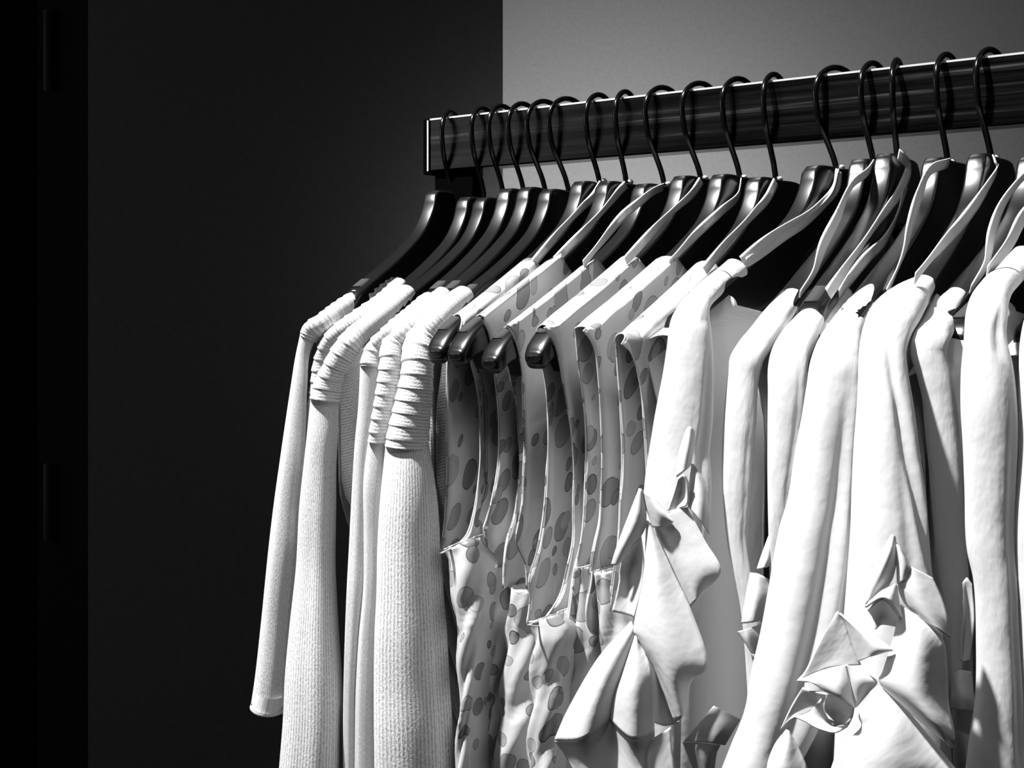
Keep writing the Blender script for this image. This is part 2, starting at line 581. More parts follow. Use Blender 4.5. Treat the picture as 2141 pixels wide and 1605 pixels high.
def hanger_body_mesh(vt=0.234):
    """one solid, contoured hanger: closed lofted section along both arms"""
    up = [(v, z) for v, z in ARM if v >= 0]
    up = catmull([(0.0, 0.1000)]+up, 40)
    up = [q for q in up if q[0] <= vt+0.0001]
    st = []
    for v, z in up:
        a = min(1.0, v/0.234)
        # lower edge
        lo = min(0.050-0.55*max(0.0, v-0.02), z-0.019-0.022*max(0.0, 1-((v-0.09)/0.115)**2))
        if v > vt-0.029:
            lo = max(lo, z-0.018-0.006*(vt-v)/0.029)
        t = 0.0068 if v < 0.05 else 0.0068+0.0022*min(1, (v-0.05)/0.16)
        st.append((v, z, lo, t))
    v, z, lo, t = st[-1]
    st.append((v+0.004, z-0.005, lo+0.004, t*0.8)); st.append((v+0.0055, z-0.010, lo+0.009, t*0.45))
    full = [(-v, z, lo, t) for v, z, lo, t in reversed(st[1:])]+st
    K = 32
    verts, faces = [], []
    for (v, z, lo, t) in full:
        c = (z+lo)/2; h = (z-lo)/2
        for k in range(K):
            a = 2*math.pi*k/K
            ca, sa = math.cos(a), math.sin(a)
            e = 0.26+0.45*max(0.0, (abs(v)-vt+0.02)/0.024)
            x = t*math.copysign(abs(ca)**e, ca); y = h*math.copysign(abs(sa)**(e*0.8), sa)
            verts.append((x, -v, c+y))
    for i in range(len(full)-1):
        for k in range(K):
            faces.append((i*K+k, i*K+(k+1) % K, (i+1)*K+(k+1) % K, (i+1)*K+k))
    faces.append(tuple(range(K-1, -1, -1))); faces.append(tuple((len(full)-1)*K+k for k in range(K)))
    return verts, faces


def sweep(path, r, K=12):
    verts, faces = [], []
    for i, p in enumerate(path):
        p = Vector(p)
        T = (Vector(path[min(i+1, len(path)-1)])-Vector(path[max(i-1, 0)])).normalized()
        e1 = Vector((1, 0, 0)); e2 = T.cross(e1).normalized()
        rr_ = r*(0.6 if i == len(path)-1 else 1.0)
        for k in range(K):
            a = 2*math.pi*k/K
            verts.append(p+e1*(rr_*math.cos(a))+e2*(rr_*math.sin(a)))
    for i in range(len(path)-1):
        for k in range(K):
            faces.append((i*K+k, i*K+(k+1) % K, (i+1)*K+(k+1) % K, (i+1)*K+k))
    faces.append(tuple(range(K-1, -1, -1))); faces.append(tuple((len(path)-1)*K+k for k in range(K)))
    return verts, faces


def hook_path():
    rw = 0.0023
    zt = ZT+0.0066                        # apex of the wire's centre line above the eye line
    Rr = 0.0215; cz = zt-Rr
    pts = [(0, 0.0, 0.094), (0, 0.0, 0.103)]
    ctl = [(0.0, 0.103), (0.003, 0.112), (0.0095, 0.125), (0.0165, 0.138), (0.0205, 0.149)]
    for a, b in catmull(ctl, 12)[1:-1]:
        pts.append((0, -a, b))
    for k in range(25):
        a = math.radians(-8+k*8.6)
        pts.append((0, -Rr*math.cos(a), cz+Rr*math.sin(a)))
    return pts, rw


HB = hanger_body_mesh()
HB_SHORT = {'knit': hanger_body_mesh(0.172), 'blouse': hanger_body_mesh(0.205)}
hp, hr = hook_path()
HKM = sweep(hp, hr)


def pad_mesh(va, vb, side):
    verts, faces = [], []
    n = 7
    for i in range(n):
        v = va+(vb-va)*i/(n-1)
        z = arm_z(v); zz = arm_z(v+0.003)
        for (x, dz) in ((-0.0062, -0.0016), (-0.0058, 0.0007), (0.0022, 0.0008), (0.0027, -0.0016)):
            verts.append((x, -side*v, z+dz))
    for i in range(n-1):
        for k in range(3):
            f = (i*4+k, i*4+k+1, (i+1)*4+k+1, (i+1)*4+k)
            faces.append(f if side > 0 else f[::-1])
    faces += [(0, 1, 2, 3), tuple((n-1)*4+k for k in (3, 2, 1, 0))]
    return verts, faces


LAB_H = ['black hanger nearest the rail end, in front of the black post', 'second black hanger from the rail end, its hook just right of the post',
         'third black hanger from the rail end, under a ribbed knit', 'fourth black hanger from the rail end, under a ribbed knit',
         'fifth black hanger from the rail end, its hook close to the sixth', 'sixth black hanger from the rail end, last with a knit garment',
         'black hanger holding the first spotted top beside the knits', 'black hanger holding the second spotted top from the knits',
         'black hanger with wide hook holding the third spotted top', 'black hanger holding the fourth spotted top from the knits',
         'black hanger holding the fifth spotted top, ribbon across its neck', 'black hanger holding the last spotted top, next to the white blouses',
         'black hanger under the first white blouse, set apart from neighbours', 'black hanger under the second white blouse, white ribbon left of it',
         'black hanger hung highest, two white ribbon strands crossing its neck', 'black hanger with bright reflection on its neck, under the fourth white blouse',
         'black hanger of the fifth white blouse, ribbon tied round its hook', 'black hanger cut off by the right edge of the picture',
         'black hanger just beyond the right edge, under the dimpled white blouse',
         'black hanger outside the picture, under the blouse cut by the right edge']
proto = None
SHORT, SHORTPAD = {}, {}
for i in range(20):
    h = thing('clothes_hanger', LAB_H[i], 'hanger', Vector((HU[i], 0, HZ[i]-0.100)), 'black hangers on the rail')
    if i == 0:
        b = mesh_obj('hanger_body', HB[0], HB[1], M_HANG, h, world=False)
        hk = mesh_obj('hook', HKM[0], HKM[1], M_HOOK, h, world=False)
        pads = []
        for sd in (1, -1):
            for (va, vb) in ((0.203, 0.227),):
                P_ = pad_mesh(va, vb, sd)
                pads.append(mesh_obj('grip_pad', P_[0], P_[1], M_PAD, h, world=False))
                pads[-1]['label'] = 'grey rubber grip pad'
        parts = [b, hk]+pads
        for kind, vt in (('knit', 0.172), ('blouse', 0.205)):
            t_ = mesh_obj('x', HB_SHORT[kind][0], HB_SHORT[kind][1], M_HANG, world=False); SHORT[kind] = t_.data; t_.data.name = 'hanger_body'
            bpy.data.objects.remove(t_)
            SHORTPAD[kind] = []
            for sd in (1, -1):
                for (va, vb) in (((0.146, 0.160),) if kind == 'knit' else ((0.176, 0.198),)):
                    P_ = pad_mesh(va, vb, sd)
                    t_ = mesh_obj('x', P_[0], P_[1], M_PAD, world=False); SHORTPAD[kind].append(t_.data); t_.data.name = 'grip_pad'
                    bpy.data.objects.remove(t_)
        b.data = SHORT['knit']
        for q, pd in enumerate(pads):
            pd.data = SHORTPAD['knit'][q]
        full_body, full_pads = mesh_obj('y', HB[0], HB[1], M_HANG, world=False), []
        FULL = full_body.data; FULL.name = 'hanger_body'; bpy.data.objects.remove(full_body)
        FULLPAD = []
        for sd in (1, -1):
            for (va, vb) in ((0.203, 0.227),):
                P_ = pad_mesh(va, vb, sd); t_ = mesh_obj('x', P_[0], P_[1], M_PAD, world=False); FULLPAD.append(t_.data); t_.data.name = 'grip_pad'
                bpy.data.objects.remove(t_)
        SHORT[''] = FULL; SHORTPAD[''] = FULLPAD
    else:
        np_ = []
        for p in parts:
            c = p.copy(); COL.objects.link(c); c.parent = h; np_.append(c)
        hk = np_[1]
        kind = 'knit' if i < 6 else ('' if i < 10 else 'blouse')
        for c in np_:
            if c.name.startswith('hanger_body'):
                c.data = SHORT[kind]
            if c.name.startswith('grip_pad'):
                c.data = SHORTPAD[kind][np_.index(c)-2]
    h.rotation_euler = (0, 0, THETA+YAW[i])
    # the hook turns in its socket: pick the turn that puts its bulge where the frame shows it
    want = HK[i][2]+4
    best = None
    for deg in range(-60, 61, 2):
        a = math.radians(deg)
        x, y = proj(Vector((HU[i]-0.0215*math.sin(a), 0.0215*math.cos(a), 0.155)))
        e = abs(x-want)
        if best is None or e < best[0]:
            best = (e, a)
    hk.rotation_euler = (0, 0, -best[1]-YAW[i])
    hk.location = (0, 0, 0.100-HZ[i])     # every hook hangs from the same rail top
    hk.scale = (1, 1, 1)

# ------------------------------------------------------------------ knitted cardigans
KD = [
 dict(h=0, lab='white ribbed knit cardigan at the far end, sleeve ending in a cuff', cuff=True,
  yoke=[(819, 566, 832, 590, None), (789, 577, 815, 612, None), (742, 604, 768, 640, None), (702, 629, 722, 664, None), (661, 659, 690, 694, None), (637, 676, 668, 712, 0.198), (629, 695, 660, 722, 0.2)],
  slv=[(629, 692, 662, 704, 0.199), (619, 738, 648, 740, 0.203), (608, 808, 643, 808, 0.208), (598, 876, 641, 876, 0.212), (586, 961, 637, 961, 0.217), (573, 1056, 629, 1056, 0.222), (562, 1151, 624, 1151, 0.226), (547, 1302, 609, 1302, 0.231), (534, 1420, 600, 1420, 0.235), (526, 1474, 598, 1476, 0.236)]),
 dict(h=1, lab='white ribbed knit cardigan squeezed second from the far end, mostly hidden',
  yoke=[(826, 580, 846, 602, None), (792, 612, 818, 640, None), (740, 648, 768, 680, 0.188), (700, 676, 728, 702, 0.200), (672, 706, 700, 722, 0.206), (657, 745, 692, 748, 0.206), (648, 800, 690, 802, 0.206), (642, 850, 690, 852, 0.206)],
  slv=[(641, 840, 690, 842, 0.206), (634, 980, 690, 980, 0.21), (628, 1150, 690, 1150, 0.213), (618, 1300, 690, 1300, 0.216), (608, 1460, 690, 1460, 0.218), (604, 1640, 690, 1640, 0.22), (600, 1750, 690, 1750, 0.22)]),
 dict(h=2, lab='white ribbed knit cardigan with a wide rounded welted shoulder, third from the far end',
  yoke=[(836, 597, 866, 622, None), (803, 624, 823, 664, None), (756, 664, 789, 692, None), (715, 698, 766, 716, 0.2), (692, 728, 742, 750, 0.208), (674, 762, 722, 782, 0.212), (657, 796, 714, 809, 0.214), (647, 836, 710, 838, 0.216)],
  slv=[(650, 826, 708, 826, 0.213), (642, 910, 707, 910, 0.217), (635, 977, 704, 977, 0.219), (627, 1060, 704, 1060, 0.221), (621, 1180, 703, 1180, 0.224), (608, 1302, 709, 1302, 0.228), (598, 1410, 716, 1410, 0.231), (594, 1500, 719, 1500, 0.233), (586, 1600, 718, 1600, 0.235), (576, 1720, 720, 1720, 0.235)]),
 dict(h=3, lab='white ribbed knit cardigan, narrow smooth sleeve fourth from the far end',
  yoke=[(887, 610, 906, 636, None), (850, 642, 872, 664, None), (802, 682, 834, 700, None), (768, 718, 806, 730, 0.203), (756, 745, 802, 748, 0.206), (752, 769, 800, 770, 0.208)],
  slv=[(753, 763, 800, 763, 0.206), (749, 850, 788, 850, 0.209), (742, 927, 778, 927, 0.212), (737, 1011, 772, 1011, 0.214), (730, 1151, 768, 1151, 0.217), (726, 1226, 766, 1226, 0.219), (721, 1350, 757, 1350, 0.221), (718, 1470, 748, 1470, 0.222), (717, 1603, 746, 1603, 0.222), (716, 1720, 746, 1720, 0.222)]),
 dict(h=4, lab='white ribbed knit cardigan with welted shoulder, fifth from the far end',
  yoke=[(912, 602, 940, 622, None), (872, 642, 900, 664, None), (836, 675, 864, 700, None), (806, 702, 846, 722, 0.206), (795, 725, 842, 730, 0.21), (793, 755, 840, 757, 0.213), (788, 796, 836, 798, 0.215), (781, 843, 828, 845, 0.217), (772, 898, 817, 900, 0.219), (769, 922, 814, 922, 0.219)],
  slv=[(771, 912, 812, 912, 0.216), (760, 1000, 806, 1000, 0.219), (760, 1113, 796, 1113, 0.221), (759, 1226, 792, 1226, 0.223), (749, 1339, 786, 1339, 0.225), (743, 1452, 784, 1452, 0.226), (741, 1603, 784, 1603, 0.226), (740, 1720, 784, 1720, 0.226)]),
 dict(h=5, lab='white ribbed knit cardigan in front of the knits, wide welted sleeve with hem band',
  yoke=[(950, 603, 990, 626, None), (915, 632, 953, 656, None), (880, 664, 925, 690, None), (852, 697, 913, 710, 0.212), (841, 728, 909, 742, 0.22), (838, 776, 906, 782, 0.225), (830, 815, 905, 820, 0.227), (820, 860, 902, 864, 0.229), (810, 903, 899, 904, 0.231), (804, 935, 897, 934, 0.232)],
  slv=[(807, 925, 896, 925, 0.228), (800, 985, 906, 985, 0.231), (793, 1050, 914, 1050, 0.233), (786, 1151, 919, 1151, 0.235), (783, 1245, 924, 1245, 0.237), (779, 1320, 930, 1320, 0.238), (777, 1434, 936, 1434, 0.239), (777, 1509, 941, 1509, 0.24), (778, 1603, 945, 1603, 0.24), (778, 1720, 948, 1720, 0.24)]),
]
for k, d in enumerate(KD):
    i = d['h']; u = HU[i]
    g = thing('knit_cardigan', d['lab'], 'cardigan', Vector((u, 0.0, HZ[i]-0.05)), 'white knit cardigans at the far end of the rail')
    torso('torso', u, M_KNIT, g, 0.0098, 0.155 if k else 0.13, 0.185 if k < 5 else 0.20, -0.62, HZ[i]-0.1, seed=k, uvo=k*0.37, yaw=YAW[i], drop=0.017, taper=0.35)
    tube('shoulder_yoke', d['yoke'], M_KNITY, g, u, rings=190, segs=40, ratio=lambda t: 0.8+0.7*t, saw=(0.0094, 0.0010, None), uvo=k*0.2, yaw=YAW[i], dvfix={1: 0.0, 2: 0.024}.get(k))
    fo = [(3, 0.04, k, 2.0), (5, 0.025, 2*k+1, -3.0), (8, 0.012, k*3, 1.0)]
    sl = tube('sleeve', d['slv'], M_KNIT, g, u, rings=70, segs=56, ratio=1.25, folds=fo, lip=False, uvo=k*0.31, endlip=True, yaw=YAW[i], dv0=tube.dv)
    kdv = tube.dv
    if d.get('cuff'):
        tube('cuff', [(524, 1472, 599, 1474, 0.237), (522, 1478, 598, 1481, 0.237)], M_KNITY, g, u, rings=6, segs=56, ratio=1.25, lip=False, endlip=True, dv0=kdv)
        tube('cuff_tag', [(554, 1450, 596, 1452, 0.225), (555, 1480, 595, 1484, 0.225), (560, 1494, 590, 1494, 0.225)], M_DOOR, g, u, rings=8, segs=24, ratio=1.0, dv0=kdv)  # small dark tag showing below the cuff

# ------------------------------------------------------------------ spotted tops
SD = [
 dict(h=6, lab='spotted white sleeveless top next to the knits, its dark armhole open',
  far=[(938, 700), (935, 760), (934, 880), (934, 1000), (930, 1080), (921, 1157)],
  near=[(962, 690), (985, 760), (1000, 830), (1004, 900), (1004, 960), (997, 1031), (989, 1075), (975, 1118), (953, 1140), (922, 1157)],
  body=[(921, 1152, 972, 1128), (924, 1190, 985, 1185), (928, 1212, 990, 1212), (938, 1268, 990, 1268), (946, 1312, 988, 1312), (949, 1385, 984, 1385), (957, 1476, 978, 1476), (949, 1560, 974, 1560), (946, 1610, 972, 1610), (944, 1720, 972, 1720)],
  rib=[(1258, 384), (1243, 408), (1216, 435), (1172, 482), (1116, 549)]),
 dict(h=7, lab='spotted white sleeveless top second from the knits, white bound hem at armpit',
  far=[(991, 690), (994, 732), (1011, 809), (1016, 910), (1015, 1011), (1009, 1038), (997, 1086), (987, 1129), (980, 1164), (980, 1186)],
  near=[(1003, 664), (1015, 681), (1026, 715), (1031, 759), (1037, 809), (1042, 860), (1043, 927), (1040, 978), (1028, 1045), (1018, 1086), (1013, 1103), (1020, 1140), (1037, 1162), (1042, 1186)],
  body=[(980, 1186, 1042, 1184), (979, 1215, 1042, 1215), (977, 1257, 1039, 1257), (974, 1320, 1037, 1320), (967, 1385, 1035, 1385), (964, 1439, 1031, 1439), (957, 1512, 1027, 1512), (950, 1560, 1024, 1560), (946, 1610, 1020, 1610), (940, 1720, 1016, 1720)],
  rib=[(1309, 386), (1298, 396), (1280, 418), (1236, 468), (1196, 508), (1160, 545)]),
 dict(h=8, lab='spotted white sleeveless top third from the knits, white edge beside the hanger tip',
  far=[(1050, 705), (1058, 745), (1068, 792), (1079, 833), (1084, 910), (1087, 961), (1084, 1011), (1077, 1078), (1073, 1093), (1062, 1129), (1055, 1177), (1053, 1230)],
  near=[(1058, 680), (1072, 699), (1084, 735), (1092, 776), (1095, 826), (1097, 877), (1099, 927), (1095, 1011), (1093, 1050), (1084, 1093), (1079, 1129), (1088, 1155), (1099, 1180), (1103, 1230)],
  body=[(1053, 1231, 1103, 1235), (1056, 1255, 1103, 1255), (1059, 1278, 1102, 1278), (1053, 1312, 1101, 1312), (1043, 1366, 1102, 1366), (1036, 1439, 1101, 1439), (1030, 1494, 1100, 1494), (1025, 1560, 1096, 1560), (1021, 1610, 1090, 1610), (1016, 1720, 1086, 1720)],
  rib=[(1387, 391), (1368, 399), (1340, 420), (1303, 450), (1262, 500), (1220, 552)]),
 dict(h=9, lab='spotted white sleeveless top with wide dark armhole, fourth from the knits',
  far=[(1122, 712), (1131, 752), (1139, 792), (1144, 843), (1146, 944), (1143, 978), (1139, 1045), (1134, 1090), (1121, 1158), (1106, 1210), (1108, 1250), (1102, 1306)],
  near=[(1138, 684), (1156, 712), (1166, 742), (1176, 792), (1185, 843), (1193, 893), (1198, 944), (1200, 978), (1198, 1045), (1197, 1129), (1184, 1191), (1172, 1239), (1150, 1279), (1128, 1308), (1104, 1306)],
  body=[(1102, 1304, 1150, 1286), (1101, 1340, 1170, 1330), (1101, 1385, 1161, 1385), (1102, 1430, 1157, 1430), (1101, 1476, 1155, 1476), (1099, 1530, 1150, 1530), (1094, 1610, 1144, 1610), (1090, 1720, 1140, 1720)],
  rib=[(1466, 378), (1447, 405), (1407, 441), (1362, 486), (1308, 545)]),
 dict(h=10, lab='spotted white sleeveless top fifth from the knits, pale narrow side and curled hem',
  far=[(1203, 690), (1206, 728), (1211, 776), (1218, 826), (1223, 877), (1225, 944), (1223, 1011), (1222, 1038), (1219, 1093), (1212, 1148), (1204, 1184), (1196, 1239), (1188, 1304)],
  near=[(1220, 691), (1233, 708), (1245, 735), (1250, 776), (1254, 826), (1257, 893), (1259, 961), (1257, 1028), (1254, 1093), (1245, 1137), (1239, 1173), (1237, 1210), (1226, 1280), (1228, 1300), (1238, 1322), (1266, 1341)],
  body=[(1204, 1186, 1212, 1186), (1196, 1220, 1219, 1224), (1188, 1290, 1232, 1290), (1182, 1340, 1250, 1335), (1178, 1380, 1246, 1380), (1171, 1439, 1236, 1439), (1161, 1494, 1226, 1494), (1152, 1549, 1215, 1549), (1146, 1610, 1205, 1610), (1140, 1720, 1200, 1720)],
  rib=[(1550, 377), (1543, 410), (1508, 441), (1459, 486), (1399, 551)]),
 dict(h=11, lab='spotted white sleeveless top beside the first white blouse, last of the spotted ones',
  far=[(1288, 718), (1292, 776), (1297, 826), (1302, 893), (1304, 944), (1302, 1011), (1299, 1038), (1296, 1093), (1290, 1148), (1282, 1200), (1270, 1275)],
  near=[(1300, 719), (1314, 729), (1328, 757), (1336, 789), (1343, 826), (1348, 877), (1353, 944), (1355, 1000), (1350, 1060), (1340, 1120), (1330, 1180), (1325, 1230), (1330, 1275)],
  body=[(1240, 1195, 1262, 1195), (1240, 1240, 1275, 1240), (1242, 1300, 1300, 1300), (1246, 1400, 1320, 1400), (1240, 1500, 1320, 1500), (1236, 1610, 1320, 1610), (1230, 1720, 1320, 1720)],
  rib=[(1622, 380), (1605, 413), (1573, 450), (1524, 502), (1473, 564)]),
]


def binding(path, m, parent, r=0.00065):
    ptsr = [W(q) for q in path]
    v, f = sweep(ptsr, r, 8)
    return mesh_obj('armhole_binding', v, f, m, parent, uvs=[(a.x, a.z) for a in v])


for k, d in enumerate(SD):
    i = d['h']; u = HU[i]; dz = HZ[i]-0.1
    g = thing('spotted_top', d['lab'], 'top', Vector((u, 0.0, HZ[i]-0.05)), 'spotted sleeveless tops in the middle of the rail')
    tf, tn = 0.0100, 0.0100
    farp = [Py(x, y, u-tf, YAW[i]) for x, y in catmull(d['far'], 44)]
    nearp = [Py(x, y, u+tn, YAW[i]) for x, y in catmull(d['near'], 60)]
    # arch over the hanger between the top of the two edges
    a, b = farp[0], nearp[0]
    vt = (a.y+b.y)/2-0.004
    arch = []
    top = arm_z(min(0.222, vt))+dz+0.0026
    for q in range(1, 12):
        t = q/12; an = math.pi*t
        uu = a.x+(b.x-a.x)*(1-math.cos(an))/2
        base = a.z+(b.z-a.z)*t
        vv = a.y+(b.y-a.y)*t
        arch.append(Vector((uu, vv-0.004*math.sin(an), base+(top-base)*math.sin(an)**0.8)))
    edge = list(reversed(farp))+arch+nearp
    ncol = 22
    vin_top = 0.118
    nf, na = len(farp), len(arch)
    grid = []; cuv = []
    for r_, e in enumerate(edge):
        # share of the way down from the shoulder
        if r_ < nf:
            dn = (edge[nf].z-e.z)/0.30
        elif r_ < nf+na:
            dn = 0.0
        else:
            dn = (edge[nf+na-1].z-e.z)/0.30
        dn = max(0.0, min(1.0, dn))
        vin = vin_top-(vin_top+0.12)*min(1.0, dn*1.6)
        row = []
        for j in range(ncol):
            t = j/(ncol-1)
            v = e.y+(vin-e.y)*t
            lift = (arm_z(max(0.05, min(v, 0.224)))-arm_z(min(0.224, e.y)))
            wgt = max(0.0, 1-dn*2.2)
            rip = 0.0016*math.sin(v*90+k*2+dn*3)*min(1, dn*5)
            ztp = arm_z(max(0.05, min(v, 0.224)))+dz
            zz_ = e.z+lift*wgt
            cuv.append((v, -(0.010+max(0, ztp-zz_)) if r_ < nf else (0.010+max(0, ztp-zz_) if r_ >= nf+na else 0.020*((r_-nf)/na-0.5))))
            row.append(Vector((e.x+rip+(v-e.y)*math.tan(YAW[i]), v, e.z+lift*wgt)))
        grid.append(row)
    sheet('shoulder_panels', grid, M_SPOT, g, solid=0.0008, uvo=k*0.173, cuv=cuv)
    binding(edge, M_SPOT, g)
    # body below the armhole: cloth closed round the side seam
    va = (farp[-1].y+nearp[-1].y)/2
    va = max(0.165, min(0.245, va))
    rows = catmull([((p[0]+p[2])/2, (p[1]+p[3])/2)+p for p in d['body']], 60)
    grid = []
    for s in rows:
        L = Pv(s[2], s[3], va); Rr = Pv(s[4], s[5], va)
        c = (L+Rr)/2; hw = max(0.003, (Rr-L).x/2)
        zt_l, zt_r = L.z, Rr.z
        row = []
        for q in range(9):
            t = q/8; v = -0.12+(va-hw+0.12)*t
            row.append(Vector((c.x+(u-0.003-c.x)*(1-t)-hw*t*0.98, v, zt_l)))
        for q in range(1, 16):
            an = math.pi*q/16
            z = zt_l+(zt_r-zt_l)*(1-math.cos(an))/2
            cr = 0.0010*math.sin(an*5+s[1]*0.05+k)+0.0013*math.sin(s[1]*0.045+k*2+an*2)
            row.append(Vector((c.x-(hw+cr)*math.cos(an), va-hw+(hw+cr)*math.sin(an)*1.1, z)))
        for q in range(9):
            t = 1-q/8; v = -0.12+(va-hw+0.12)*t
            row.append(Vector((c.x+(u+0.003-c.x)*(1-t)+hw*t*0.98, v, zt_r)))
        grid.append(row)
    sheet('torso', grid, M_SPOT, g, solid=0.0008, uvo=k*0.291)
    binding(grid[0][4:-4], M_SPOT, g).name = 'underarm_binding'
    ribbon(d['rib'], M_RIBBON, g, u, yaw=YAW[i])

